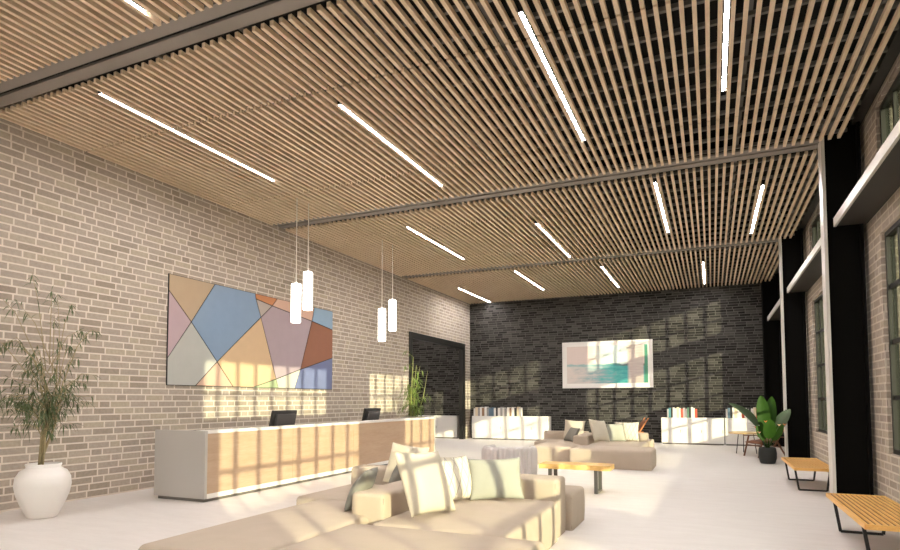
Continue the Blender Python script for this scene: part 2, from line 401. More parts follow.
for (x, y0, y1), lb in zip(LP, LL):
    t = thing('linear_ceiling_light', (x, (y0+y1)/2, ZS), 0, lb, 'ceiling light', 'linear lights set between the ceiling slats')
    h = (y1-y0)/2; w = .024
    MB().box(-w, w, -h, h, .012, .09).box(-w, -w+.004, -h, h, -.006, .012).box(w-.004, w, -h, h, -.006, .012).box(-w, w, -h, -h+.01, -.006, .012).build('housing', M['housing'], t)
    MB().box(-w+.004, w-.004, -h+.01, h, -.004, .011).build('diffuser', M['lamp'], t)

for x, lb in ((-10.2, 'added unseen light strip in the side room nearest the black opening'), (-12.0, 'added unseen light strip in the side room farther from the black opening')):  # unseen lamps added to brighten the view through the opening
    t = thing('linear_ceiling_light', (x, 18.6, 6.1), 0, lb, 'ceiling light', 'added fill lights in the side room')
    MB().box(-.024, .024, -1.6, 1.6, .012, .09).build('housing', M['housing'], t); MB().box(-.02, .02, -1.59, 1.59, -.004, .011).build('diffuser', M['lamp'], t)

def pendant(loc, ztop, zbot, label):
    t = thing('pendant_lamp', (loc[0], loc[1], ZS), 0, label, 'pendant lamp', 'white tube pendants above the reception desk')
    zt, zb, r = ztop-ZS, zbot-ZS, .092
    MB().lathe([(r*.9, zb), (r, zb+.012), (r, zt-.012), (r*.9, zt)], seg=28).build('lamp_shade', M['pend'], t)
    MB().tube([(0, 0, zt), (0, 0, .09)], .009, 6).build('cable', M['cable'], t)
    MB().lathe([(.02, zt-.001), (.02, zt+.03), (.008, zt+.05)], seg=12).build('cap', M['white_paint'], t)
    return t
pendant((-7.2, 9.07), 3.73, 2.99, 'lower white tube pendant of the pair in front of the angular artwork')
pendant((-7.2, 9.43), 4.03, 3.28, 'higher white tube pendant of the pair in front of the angular artwork')
pendant((-7.2, 12.29), 3.71, 2.93, 'lower white tube pendant of the pair toward the far end of the desk')
pendant((-7.2, 12.80), 4.00, 3.23, 'higher white tube pendant of the pair toward the far end of the desk')

# ================================================================== WALL ART
V = dict(TL=(0, 1), l1=(0, .85), l2=(0, .242), BL=(0, 0), t1=(.214, 1), t2=(.437, 1), t3=(.577, 1), t4=(.847, 1), TR=(1, 1), r1=(1, .762), r2=(1, .404), BR=(1, 0),
         a=(.102, .594), b=(.231, .241), b1=(.126, 0), b2=(.319, 0), b3=(.43, 0), b4=(.59, 0), b5=(.703, 0), c0=(.441, .944), c=(.544, .906), d=(.473, .756), e=(.828, .823), f=(.744, .227), g=(.575, .1))
PL = [('TL t1 a l1', (.47, .35, .23)), ('l1 a l2', (.47, .35, .38)), ('l2 a b b1 BL', (.46, .46, .43)), ('t1 t2 c0 d b a', (.235, .33, .47)), ('t2 t3 c c0', (.56, .23, .10)), ('c0 c d', (.44, .38, .34)),
      ('d g b3 b2 b', (.66, .47, .29)), ('b b2 b1', (.62, .42, .32)), ('c e f g d', (.42, .335, .37)), ('t3 t4 e c', (.66, .43, .33)), ('t4 TR r1 e', (.27, .39, .53)), ('e r1 r2 f', (.30, .13, .08)),
      ('b3 g b4', (.40, .48, .28)), ('g f b5 b4', (.62, .60, .50)), ('f r2 BR b5', (.17, .20, .36))]
t = thing('wall_artwork', (XL, 10.135, 1.79), 0, 'large wide artwork of angular pastel colour fields on pale brick wall', 'artwork')
w, h = 5.03, 2.01
MB().box(.004, .024, -w/2, w/2, 0, h).build('backing_board', M['frame_black'], t)
m = MB(); mats = []
for i, (nm, c) in enumerate(PL):
    m.mi = i; mats.append(plain('colour_field_paint', c, .8, var=.05, scale=5))
    P = [Vector(V[q]) for q in nm.split()]; P = [Vector((p.x*w, p.y*h)) for p in P]
    ar = sum(P[j].x*P[(j+1) % len(P)].y-P[(j+1) % len(P)].x*P[j].y for j in range(len(P)))
    if ar < 0: P = P[::-1]
    Q = []
    for j in range(len(P)):                       # inset every field by 10 mm so dark joints show
        e0 = (P[j]-P[j-1]).normalized(); e1 = (P[(j+1) % len(P)]-P[j]).normalized()
        n0 = Vector((-e0.y, e0.x)); n1 = Vector((-e1.y, e1.x)); bis = (n0+n1)
        Q.append(P[j]+bis*(.010/max(.25, (1+n0.dot(n1)))))
    m.poly([(.034, p.x-w/2, p.y) for p in Q], (-.012, 0, 0))
m.build('colour_fields', mats, t)

k = N('seascape_paint'); g = k.n('ShaderNodeTexCoord').outputs['Generated']; sp = k.n('ShaderNodeSeparateXYZ'); k.l(g, sp.inputs[0])
n1 = k.noise(k.mapv(g, (3, 1, 6)), 2.0, 5, .65); n2 = k.noise(k.mapv(g, (2, 1, 9)), 3.0, 4)
zz = k.ma('ADD', sp.outputs[2], k.ma('MULTIPLY', k.ma('SUBTRACT', n1, .5), .16))
sky = k.mix(k.ramp(k.ma('ADD', sp.outputs[0], k.ma('MULTIPLY', k.ma('SUBTRACT', n2, .5), .3)), [(.28, (0, 0, 0)), (.5, (1, 1, 1)), (.74, (1, 1, 1)), (.82, (0, 0, 0))]), (.68, .56, .52, 1), (.62, .72, .68, 1))
sea = k.ramp(k.ma('ADD', k.ma('MULTIPLY', n1, .6), k.ma('MULTIPLY', k.ma('SUBTRACT', .8, sp.outputs[0]), .55)), [(.28, (.02, .28, .29)), (.42, (.10, .42, .40)), (.52, (.30, .40, .42)), (.62, (.55, .52, .50)), (.72, (.66, .58, .54))])
c = k.mix(k.ramp(zz, [(.46, (0, 0, 0)), (.50, (1, 1, 1))]), sea, sky)
hor = k.ramp(zz, [(.44, (0, 0, 0)), (.475, (1, 1, 1)), (.50, (1, 1, 1)), (.52, (0, 0, 0))])
c = k.mix(k.ma('MULTIPLY', hor, .8), c, k.ramp(sp.outputs[0], [(.3, (.22, .45, .46)), (.55, (.03, .22, .23)), (.75, (.02, .04, .04))]))
c = k.mix(k.ramp(sp.outputs[0], [(.75, (0, 0, 0)), (.78, (1, 1, 1)), (.94, (1, 1, 1)), (.96, (0, 0, 0))]), c, k.mix(n2, (.34, .27, .27, 1), (.66, .57, .50, 1)))
c = k.mix(k.ramp(sp.outputs[0], [(.955, (0, 0, 0)), (.965, (1, 1, 1))]), c, (.06, .24, .15, 1))
k.base(c); k.rough(.5); M['seascape'] = k.m
t = thing('framed_picture', (-3.505, YB, 1.955), 0, 'white framed teal and beige abstract seascape on charcoal brick wall', 'picture')
w, h = 3.24, 1.72; m = MB(); fw = .09
m.box(-w/2, -w/2+fw, -.07, -.004, 0, h).box(w/2-fw, w/2, -.07, -.004, 0, h).box(-w/2+fw, w/2-fw, -.07, -.004, 0, fw).box(-w/2+fw, w/2-fw, -.07, -.004, h-fw, h)
m.build('frame', M['white_paint'], t)
mw = .08; MB().box(-w/2+fw, w/2-fw, -.045, -.01, fw, h-fw).build('mount', plain('white_mount_board', (.82, .79, .76), .8), t)
MB().box(-w/2+fw+mw, w/2-fw-mw, -.05, -.044, fw+mw, h-fw-mw).build('painting', M['seascape'], t)

# ================================================================== RECEPTION DESK
DX0, DX1, DY0, DY1, DH = -7.95, -6.9, 6.63, 14.65, 1.06
t = thing('reception_desk', ((DX0+DX1)/2, (DY0+DY1)/2, 0), 0, 'long white reception desk with pale oak front panel by brick wall', 'reception desk')
hx, hy = (DX1-DX0)/2, (DY1-DY0)/2
for q in (-hy, hy-.05): MB().rbox(-hx, hx, q, q+.05, .05, DH, .006, 2).build('end_panel', M['white_end_shade'], t)
MB().rbox(hx-.26, hx, -hy+.05, hy-.05, DH-.045, DH, .005, 2).build('counter_top', M['white_paint'], t)
MB().box(hx-.03, hx, -hy+.05, hy-.05, .05, .12).build('bottom_rail', M['white_paint'], t)
m = MB(); L = (2*hy-.1)/4
for i in range(4): m.box(hx-.03, hx-.008, -hy+.052+i*L, -hy+.048+(i+1)*L, .12, DH-.045)
m.build('front_panel', M['desk_wood'], t)
MB().box(-hx+.02, hx-.26, -hy+.05, hy-.05, .72, .76).build('work_top', M['white_paint'], t)
MB().box(hx-.26, hx-.03, -hy+.05, hy-.05, .05, DH-.045).build('carcass', M['white_paint'], t)
MB().box(-hx+.05, hx-.05, -hy+.04, hy-.04, 0, .05).build('plinth', M['plinth'], t)
def monitor(y, label):
    q = thing('computer_monitor', (-7.46, y, .76), RAD(-4), label, 'monitor', 'monitors on the reception desk')
    MB().rbox(-.12, .12, -.15, .15, 0, .02, .006, 2).build('base', M['plastic'], q)
    MB().rbox(-.03, .0, -.04, .04, .018, .36, .006, 2).build('stand', M['plastic'], q)
    mm = MB(); mm.rbox(-.02, .03, -.32, .32, -.2, .2, .01, 2); ob = mm.build('screen', M['plastic'], q); ob.location = (.02, 0, .375); ob.rotation_euler = (0, RAD(14), 0)
    MB().rbox(.028, .075, -.24, .25, -.17, .14, .015, 2).build('back_cover', M['screenback'], ob)
    MB().box(-.022, -.019, -.305, .305, -.185, .185).build('display', plain('dark_display', (.01, .01, .012), .15), ob)
    return q
monitor(9.02, 'black computer monitor on the desk nearer the viewer, before the angular artwork')
monitor(12.2, 'black computer monitor on the desk toward the doorway, the farther one')
t = thing('desk_phone', (-7.40, 6.95, .76), 0, 'small dark desk phone peeking over the near end of reception desk', 'phone')
MB().rbox(-.1, .1, -.1, .1, 0, .06, .02, 2).build('base', M['plastic'], t)
MB().rbox(-.1, -.05, -.12, .12, .255, .29, .012, 2).build('handset', M['plastic'], t)
MB().bar((-.02, 0, .05), (-.075, 0, .26), .05, .02, (0, 1, 0)).build('cradle', M['plastic'], t)

# ================================================================== CABINETS AND BOOKS
def cabinet(x0, x1, label, fronts, group='white sideboards along the charcoal wall'):
    t = thing('sideboard', ((x0+x1)/2, YB-.30, 0), 0, label, 'sideboard', group); hw = (x1-x0)/2
    MB().box(-hw, hw, -.22, .25, .045, .90).build('body', M['white_paint'], t)
    MB().box(-hw+.03, hw-.03, -.19, .24, 0, .045).build('plinth', M['plinth'], t)
    x = -hw
    for kind, wd in fronts:
        g = .005
        if kind == 'door':
            d = MB().rbox(x+g, x+wd-g, -.242, -.221, .05, .893, .003, 1).build('door', M['white_paint'], t)
            MB().box(x+wd-.05, x+wd-.035, -.25, -.241, .40, .50).build('handle', M['carrier'], d)
        else:
            for z0, z1 in ((.05, .466), (.476, .893)): MB().rbox(x+g, x+wd-g, -.242, -.221, z0, z1, .003, 1).build('drawer', M['white_paint'], t)
        x += wd
    return t
cabinet(-8.62, -5.58, 'white sideboard in the corner left of the framed seascape, books on top', [('door', 1.22), ('door', 1.22), ('drawers', .60)])
cabinet(-1.61, .355, 'white sideboard right of the framed seascape, the left of two side by side', [('door', .655)]*3)
cabinet(.385, 1.42, 'narrower white sideboard in front of the dark column corner, behind the leafy plant', [('door', 1.035)])
cabinet(-11.9, -9.25, 'white sideboard beyond the black framed opening, drawers at its right', [('door', .9), ('door', .88), ('drawers', .87)])
ORD = ['first', 'second', 'third', 'fourth', 'fifth', 'sixth', 'seventh', 'eighth', 'ninth', 'tenth', 'eleventh', 'twelfth', 'thirteenth', 'fourteenth', 'fifteenth', 'sixteenth', 'seventeenth', 'eighteenth', 'nineteenth', 'twentieth', 'twenty-first', 'twenty-second']
BC = {'white': (.78, .74, .70), 'cream': (.74, .62, .44), 'grey': (.30, .28, .27), 'black': (.03, .03, .03), 'blue': (.10, .16, .22), 'red': (.55, .09, .05), 'green': (.12, .25, .16), 'brown': (.28, .16, .09), 'teal': (.10, .28, .32)}
BM = {c: plain('book_cover_'+c, v, .6) for c, v in BC.items()}; PAGE = plain('book_pages', (.80, .75, .66), .9)
def book_row(x0, spec, where, group, scale=1.0):
    x = x0
    for i, (c, wd, ht, tilt) in enumerate(spec):
        b = thing('book', (x+wd/2, YB-.335, .90), 0, '%s book standing %s from the left %s' % (c, ORD[i], where), 'book', group)
        d = .11
        MB().box(-wd/2, -wd/2+.006, -d, d, 0, ht).box(wd/2-.006, wd/2, -d, d, 0, ht).box(-wd/2+.006, wd/2-.006, -d, -d+.006, 0, ht).build('cover', BM[c], b)
        MB().box(-wd/2+.006, wd/2-.006, -d+.006, d-.01, .006, ht-.008).build('pages', PAGE, b)
        x += wd+.003
def spec(s, wd):
    out = []
    for i, c in enumerate(s.split()): out.append((c, wd*(.75+.5*((i*37) % 10)/10), .30+.06*((i*53) % 7)/6, 0))
    return out
book_row(-8.58, spec('white cream grey white brown white grey blue blue white black white grey white grey white brown white black cream white', .092), 'in the row on the corner sideboard', 'books on the corner sideboard')
book_row(-1.42, spec('white teal black white white cream white red white white green black white white red', .063), 'in the row right of the framed seascape', 'books on the long sideboard')
book_row(.42, spec('white blue black white cream white white red white grey black white cream red', .068), 'in the row behind the leafy floor plant', 'books on the narrow sideboard')

# ================================================================== SOFAS
def block(name, dims, parent, mat='sofa', r=.07, dome=.02, seam='seam'):
    # grid lines are placed at the rounding so that corners stay soft
    x0, x1, y0, y1, z0, z1 = dims
    def cuts(a, b, both=True):
        c = [a, a+r*.15, a+r*.5, a+r] if both else [a, a+.01]
        n = 5; c += [a+r+(b-a-2*r)*i/n for i in range(1, n)]
        return c+[b-r, b-r*.5, b-r*.15, b]
    X, Y, Z = cuts(x0, x1), cuts(y0, y1), cuts(z0, z1, False)
    t = bmesh.new(); vs = {}
    def vert(i, j, l):
        if (i, j, l) in vs: return vs[(i, j, l)]
        p = Vector((X[i], Y[j], Z[l]))
        q = Vector((min(max(p.x, x0+r), x1-r), min(max(p.y, y0+r), y1-r), min(p.z, z1-r)))
        d = p-q
        if d.length > 1e-6: p = q+d.normalized()*min(r, d.length if d.length < r else r)
        if l == len(Z)-1:
            u, w_ = (X[i]-(x0+x1)/2)/(x1-x0)*2, (Y[j]-(y0+y1)/2)/(y1-y0)*2; p.z += dome*(1-u*u)*(1-w_*w_)
        bl = 4*(Z[l]-z0)/(z1-z0)*(1-(Z[l]-z0)/(z1-z0))*.008
        p.x += bl*(1 if X[i] == x1 else -1 if X[i] == x0 else 0); p.y += bl*(1 if Y[j] == y1 else -1 if Y[j] == y0 else 0)
        vs[(i, j, l)] = t.verts.new(p); return vs[(i, j, l)]
    nx, ny, nz = len(X), len(Y), len(Z)
    def F(*q):
        f = t.faces.new([vert(*a) for a in q]); f.smooth = True
    for i in range(nx-1):
        for j in range(ny-1): F((i, j, 0), (i, j+1, 0), (i+1, j+1, 0), (i+1, j, 0)); F((i, j, nz-1), (i+1, j, nz-1), (i+1, j+1, nz-1), (i, j+1, nz-1))
    for i in range(nx-1):
        for l in range(nz-1): F((i, 0, l), (i+1, 0, l), (i+1, 0, l+1), (i, 0, l+1)); F((i, ny-1, l), (i, ny-1, l+1), (i+1, ny-1, l+1), (i+1, ny-1, l))
    for j in range(ny-1):
        for l in range(nz-1): F((0, j, l), (0, j, l+1), (0, j+1, l+1), (0, j+1, l)); F((nx-1, j, l), (nx-1, j+1, l), (nx-1, j+1, l+1), (nx-1, j, l+1))
    ob = MB().add(t).build(name, M[mat], parent)
    # piping along the vertical corners and top rim
    if seam:
        k2 = r*(1-.7071); zt = z1-r
        for sx, sy in ((x0+k2, y0+k2), (x1-k2, y0+k2), (x1-k2, y1-k2), (x0+k2, y1-k2)):
            MB().tube([(sx, sy, z0+.02), (sx, sy, zt)], .0055, 6).build('piping', M[seam], ob)
    return ob

SX, SY = -2.9, 5.4            # reference point of the near sofa
def modular_sofa(loc, label, front):
    t = thing('modular_sofa', loc, 0, label, 'sofa', 'beige modular sofas')
    def B(nm, x0, x1, y0, y1, z1, r=.045, dome=.02):
        return block(nm, (x0-SX, x1-SX, y0-SY, y1-SY, .0, z1), t, r=r, dome=dome)
    B('seat', -2.96, -1.20, 3.42, 4.55, .42, .055, .025)
    B('seat', -4.02, -2.97, front, 5.50, .42, .055, .025)
    B('seat', -2.80, -1.54, 4.57, 6.38, .42, .055, .025)
    B('seat', -4.36, -3.18, 5.52, 6.72, .42, .04, .015)
    B('seat', -3.08, -1.50, 6.88, 7.62, .42, .045, .015)
    B('backrest', -3.17, -2.81, 4.84, 6.40, .63, .04, .008)
    B('backrest', -2.80, -1.57, 6.40, 6.87, .63, .04, .008)
    B('backrest', -4.42, -3.18, 6.74, 7.06, .63, .04, .008)
    return t
modular_sofa((SX, SY, 0), 'large beige modular sofa in the foreground with loose cushions', 3.2)
modular_sofa((SX, SY+9.9, 0), 'beige modular sofa farther back in front of the charcoal brick wall', 3.72)

def cushion_mesh(w, h, th, n=16):
    t = bmesh.new(); rnd = random.Random(int(w*1000+h*77+th*999)); gr = {}
    ph = [rnd.uniform(0, 6) for _ in range(4)]
    for sd in (1, -1):
        for i in range(n+1):
            for j in range(n+1):
                u, v = i/n*2-1, j/n*2-1
                u, v = sin(u*pi/2)*.55+u*.45, sin(v*pi/2)*.55+v*.45
                edge = abs(u) > .999 or abs(v) > .999
                if sd < 0 and edge: gr[(sd, i, j)] = gr[(1, i, j)]; continue
                pin_u = 1-.07*(1-v*v)**1 ; pin_v = 1-.07*(1-u*u)
                x = u*w/2*pin_u; z = v*h/2*pin_v
                y = th/2*((max(0, 1-u**2)*max(0, 1-v**2))**.42)
                y += .006*sin(5*u+ph[0])*sin(4*v+ph[1])*(1-u*u)*(1-v*v)
                gr[(sd, i, j)] = t.verts.new((x, -sd*y, z+h/2))
    for sd in (1, -1):
        for i in range(n):
            for j in range(n):
                q = [gr[(sd, i, j)], gr[(sd, i+1, j)], gr[(sd, i+1, j+1)], gr[(sd, i, j+1)]]
                try: f = t.faces.new(q if sd > 0 else q[::-1]); f.smooth = True
                except ValueError: pass
    return t
def cushion(loc, w, h, th, yaw, lean, roll, mat, label, group):
    """yaw 0 faces -Y; lean tips the top backwards; roll turns it in its own plane"""
    o = MB().add(cushion_mesh(w, h, th)).build('cushion', M[mat]); o.location = loc
    R = Euler((0, 0, yaw)).to_matrix() @ Euler((-lean, 0, 0)).to_matrix() @ Matrix.Rotation(roll, 3, 'Y')
    o.rotation_euler = R.to_euler()
    zmin = min((R @ v.co).z for v in o.data.vertices); o.location.z = loc[2]-zmin+.004
    return tag(o, label, 'cushion', group)
G1, G2 = 'cushions on the foreground sofa', 'cushions on the far beige sofa'
cushion((-2.36, 5.00, .43), .66, .62, .17, RAD(78), RAD(24), RAD(4), 'cream', 'big cream square cushion at the front of the foreground sofa', G1)
cushion((-2.46, 5.86, .43), .50, .50, .17, RAD(66), RAD(24), RAD(2), 'pattern', 'cream cushion with thin crossing lines, between the big cream and sage ones', G1)
cushion((-2.12, 6.04, .43), .58, .48, .16, RAD(22), RAD(29), RAD(-2), 'sage', 'sage grey cushion leaning on the right backrest of the foreground sofa', G1)
cushion((-3.52, 6.46, .43), .58, .52, .15, RAD(-8), RAD(18), RAD(5), 'cream', 'cream cushion behind the big cream one, on the desk side of the foreground sofa', G1)
cushion((-3.34, 5.10, .43), .48, .44, .17, RAD(-72), RAD(30), RAD(0), 'slate', 'slate grey cushion slumped against the low backrest of the foreground sofa, nearer one', G1)
cushion((-3.36, 5.92, .43), .44, .42, .14, RAD(-62), RAD(24), RAD(6), 'slate', 'slate grey cushion tucked behind, farther one on the foreground sofa', G1)
D = 9.9
cushion((-2.52, 5.22+D, .44), .60, .58, .2, RAD(62), RAD(22), RAD(6), 'cream', 'plump cream cushion leaning at the middle of the far beige sofa', G2)
cushion((-2.26, 5.92+D, .43), .48, .48, .17, RAD(30), RAD(18), RAD(0), 'sage', 'pale sage cushion right of the plump cream one on the far beige sofa', G2)
cushion((-2.06, 6.20+D, .43), .62, .50, .13, RAD(0), RAD(8), RAD(0), 'pattern', 'pale cushion with thin lines at back right of the far beige sofa', G2)
cushion((-3.50, 6.40+D, .43), .58, .52, .15, RAD(-4), RAD(14), RAD(3), 'cream', 'cream cushion at the back left of the far beige sofa', G2)
cushion((-3.48, 5.66+D, .43), .50, .42, .16, RAD(-50), RAD(34), RAD(0), 'slate', 'slate grey cushion at the left of the far beige sofa', G2)

# grey channel-tufted barrel armchair, its back to the viewer
t = thing('barrel_armchair', (-3.06, 9.35, 0), 0, 'pale grey barrel armchair with vertically channelled back, seen from behind', 'armchair')
def shell(a0, a1, na, prof, amp, nch):
    m = MB(); cols = []
    for i in range(na+1):
        a = a0+(a1-a0)*i/na; w_ = abs(sin((a-a0)*nch/2))
        cols.append([m.b.verts.new(((r+amp*o*(w_-1))*cos(a), (r+amp*o*(w_-1))*sin(a), z)) for r, z, o in prof])
    n_ = len(prof)
    for A, B in zip(cols, cols[1:]):
        for j_ in range(n_): f = m.b.faces.new([A[j_], B[j_], B[(j_+1) % n_], A[(j_+1) % n_]]); f.smooth = True
    m.b.faces.new(cols[0]); m.b.faces.new(cols[-1][::-1]); return m
shell(RAD(150), RAD(390), 192, [(.40, .06, .3), (.435, .10, 1), (.455, .40, 1), (.46, .64, 1), (.45, .71, .8), (.42, .75, .3), (.38, .76, 0), (.345, .74, 0), (.325, .68, 0), (.32, .30, 0), (.32, .06, 0)], .022, 2*16).build('backrest', M['grey_sofa'], t)
MB().lathe([(.29, .06), (.315, .10), (.315, .36), (.30, .41), (.26, .43), (.01, .44)], seg=40).build('seat', M['grey_sofa'], t)
MB().lathe([(.26, 0), (.27, .01), (.27, .05), (.26, .06)], seg=32).build('base', M['plastic'], t)

# ================================================================== COFFEE TABLE
t = thing('coffee_table', (-2.0, 9.92, 0), 0, 'golden pine plank coffee table on dark steel loops between the sofas', 'table')
tp = bmesh.new(); m = MB(); n = 22; hw, L0, L1 = .24, -.66, .50
top = []; rnd = random.Random(4)
e0 = [(L0+(L1-L0)*i/n, -hw+.018*sin(i*.9)+rnd.uniform(-.006, .006)) for i in range(n+1)]
e1 = [(L0+(L1-L0)*i/n, hw+.02*sin(i*.7+2)+rnd.uniform(-.006, .006)) for i in range(n+1)]
m.poly([(x, y, .375) for x, y in e0+e1[::-1]], (0, 0, .075)); tp.free()
m.build('table_top', M['pine'], t)
for x in (-.48, .27):
    m = MB(); 
    for y in (-.19, .19): m.box(x-.028, x+.028, y-.02, y+.02, 0, .375)
    m.box(x-.028, x+.028, -.17, .17, 0, .03).build('leg_loop', M['leg_grey'], t)

# ================================================================== SLATTED BENCHES
def bench():
    t = thing('slat_bench', (0, 0, 0), 0, 'x', 'bench', 'slatted benches by the window wall'); L, Wd = .98, .29; z0, z1 = .355, .40
    n = 12
    for i in range(n):
        x = -Wd+.02+i*(2*Wd-.04)/(n-1)
        MB().box(x-.0115, x+.0115, -L+.028, L-.028, z1-.012, z1).build('slat', M['bench_wood'], t)
    MB().box(-Wd, Wd, -L, -L+.028, z0, z1).box(-Wd, Wd, L-.028, L, z0, z1).box(-Wd, -Wd+.012, -L, L, z0, z1).box(Wd-.012, Wd, -L, L, z0, z1).build('rim', M['bench_wood'], t)
    MB().box(-Wd+.012, Wd-.012, -L+.028, L-.028, z0, z1-.012).build('gap_shade_board', M['bench_gap_shade'], t)  # dark board added below the slats to stand for the shade in the gaps
    MB().box(-Wd+.03, Wd-.03, -.02, .02, z0-.02, z0).build('spreader', M['bench_wood'], t)
    for sy in (-.70, .70):
        m = MB(); p = [(-.25, sy, z0), (-.20, sy, .012), (.20, sy, .012), (.25, sy, z0)]
        for a, b in zip(p, p[1:]): m.bar(a, b, .03, .024, (0, 1, 0))
        m.box(-.26, .26, sy-.02, sy+.02, z0-.02, z0).build('leg_frame', M['bench_steel'], t)
    return t
b1 = bench(); b1.location = (1.50, 7.30, 0); b1['label'] = 'honey wood slatted bench at the right picture edge, before the near column'
dup(b1, (1.49, 12.1, 0), 0, 'honey wood slatted bench farther back between the two steel columns')

# ================================================================== PLANTS
def perturb(rnd, s): return Vector((rnd.uniform(-s, s), rnd.uniform(-s, s), rnd.uniform(-s, s)))
t = thing('potted_willow', (-8.02, 5.0, 0), 0, 'tall wispy tree with narrow leaves in a big white urn by brick wall', 'plant')
MB().lathe([(.15, 0), (.17, .015), (.225, .12), (.295, .30), (.318, .42), (.308, .52), (.265, .60), (.205, .635), (.192, .65), (.205, .685), (.20, .695), (.18, .69), (.165, .66), (.165, .62)], seg=48).build('urn', M['ceramic'], t)
MB().lathe([(.16, .62), (.16, .64), (.01, .65)], seg=24).build('soil', M['soil'], t)
rnd = random.Random(5)
m = MB(); fl = MB()
def leafy(p0, p1, n, L, w, seedless=None, spread=.8, droop=.35):
    p0, p1 = Vector(p0), Vector(p1)
    for i in range(n):
        f = rnd.random()**.8; p = p0.lerp(p1, f); d = (p1-p0).normalized()*.5+perturb(rnd, spread)+Vector((0, 0, -.45))
        fl.leaf(p, d, L*rnd.uniform(.7, 1.25), w*rnd.uniform(.8, 1.2), droop)
for k_ in range(4):
    a = rnd.uniform(0, 6.28); b0 = Vector((.05*cos(a), .05*sin(a), .68)); top = Vector((rnd.uniform(-.10, .12), rnd.uniform(-.04, .24), rnd.uniform(1.4, 1.8)))
    m.tube([b0, b0.lerp(top, .5)+perturb(rnd, .04), top], [.019-.003*k_, .014, .008], 8)
    for q in range(6):
        s0 = b0.lerp(top, rnd.uniform(.38, 1)); ang = rnd.uniform(0, 6.28); rad = rnd.uniform(.25, .62)
        e = s0+Vector((cos(ang)*rad*.6, sin(ang)*rad, rnd.uniform(.0, .95))); mid = s0.lerp(e, .5)+Vector((0, 0, .14))
        tip = e+Vector((cos(ang)*.16, sin(ang)*.2, -rnd.uniform(-.02, .16)))
        m.tube([s0, mid, e, tip], [.008, .006, .004, .002], 5)
        leafy(s0, mid, 9, .12, .018); leafy(mid, e, 14, .12, .018); leafy(e, tip, 8, .11, .016)
for q in range(11):                                   # long thin shoots above the crown
    s0 = Vector((rnd.uniform(-.1, .1), rnd.uniform(-.2, .2), rnd.uniform(1.7, 2.0))); ang = rnd.uniform(0, 6.28)
    e = Vector((cos(ang)*.3, [-.85, -.7, -.55, -.25, -.1, .05, .15, .3, .42, .5, -.4][q], [2.35, 2.9, 2.2, 2.85, 2.95, 2.6, 2.8, 3.0, 2.5, 2.3, 3.1][q])); mid = s0.lerp(e, .55)+Vector((0, 0, .16))
    m.tube([s0, mid, e], [.006, .004, .002], 5); leafy(mid, e, 11, .13, .016, spread=.9); leafy(e, e+Vector((0, 0, -.02)), 4, .13, .015, spread=1)
for q in range(30):                                   # low dense inner twigs
    s0 = Vector((rnd.uniform(-.08, .08), rnd.uniform(-.1, .1), rnd.uniform(1.02, 1.65))); ang = rnd.uniform(0, 6.28)
    e = s0+Vector((cos(ang)*.3, sin(ang)*rnd.uniform(.25, .62), rnd.uniform(-.12, .28)))
    m.tube([s0, s0.lerp(e, .5)+Vector((0, 0, .06)), e], [.006, .004, .002], 5); leafy(s0.lerp(e, .3), e, 17, .12, .018)
m.build('stem', M['bark'], t); tag(fl.build('foliage', M['willow'], t), None)

t = thing('bamboo_plant', (-8.15, 15.75, 0), 0, 'slender bamboo plant standing at the near jamb of the black opening', 'plant')
MB().lathe([(.16, 0), (.2, .02), (.22, .5), (.23, .95), (.215, .95), (.2, .9)], seg=28).build('vase', M['glassjar'], t)
MB().lathe([(.2, .88), (.2, .9), (.01, .91)], seg=20).build('soil', M['soil'], t)
rnd = random.Random(8); m = MB(); fl = MB()
for q in range(7):
    a = rnd.uniform(0, 6.28); b0 = Vector((.08*cos(a), .08*sin(a), .88)); tip = Vector((rnd.uniform(-.25, .3), rnd.uniform(-.45, .55), rnd.uniform(1.9, 2.8)))
    m.tube([b0, b0.lerp(tip, .5)+perturb(rnd, .06), tip], [.013, .011, .005], 7)
    for w_ in range(7):
        s0 = b0.lerp(tip, rnd.uniform(.12, 1)); ang = rnd.uniform(0, 6.28); e = s0+Vector((cos(ang)*.25, sin(ang)*.42, rnd.uniform(-.1, .2)))
        m.tube([s0, e], [.004, .002], 5); leafy(s0, e, 9, .2, .03, spread=.8, droop=.3)
m.build('cane', M['cane'], t); fl.build('foliage', M['bamboo'], t)

# leafy floor plant by the far columns
t = thing('leafy_floor_plant', (1.18, 15.95, 0), 0, 'tall green paddle-leaved plant in a black pot by the far column', 'plant')
MB().lathe([(.14, 0), (.16, .015), (.192, .13), (.198, .24), (.182, .35), (.168, .38), (.155, .38), (.155, .34)], seg=36).build('pot', M['pot_black'], t)
MB().lathe([(.154, .335), (.154, .35), (.01, .36)], seg=20).build('soil', M['soil'], t)
def paddle(base, tip, width, mat, normal, droop=.1, nm='leaf'):
    base, tip, nrm = Vector(base), Vector(tip), Vector(normal).normalized(); d = tip-base; sd = d.cross(nrm).normalized(); up = sd.cross(d).normalized()
    L = d.length; mm = MB(); pet = .34
    pts = [base.lerp(tip, f)-Vector((0, 0, 0))+up*(droop*L*4*(f-f*f)*.25) for f in [i/14 for i in range(15)]]
    mm.tube([p for p in pts[:7]], [.012-.001*i for i in range(7)], 6)
    rows = []
    for i in range(12):
        f = pet+(1-pet)*i/11; c = base.lerp(tip, f)+up*(droop*L*(f-f*f)); g = i/11
        ww = width/2*(sin(pi*(.03+.95*g**.9)))**.6 if 0 < i < 11 else width*.05
        rows.append([mm.b.verts.new(c+sd*(ww*s)+up*(abs(s)*ww*.2)) for s in (-1, -.5, 0, .5, 1)])
    for A, B in zip(rows, rows[1:]):
        for j in range(4): fc = mm.b.faces.new([A[j], A[j+1], B[j+1], B[j]]); fc.smooth = True
    return mm.build(nm, M[mat], t)
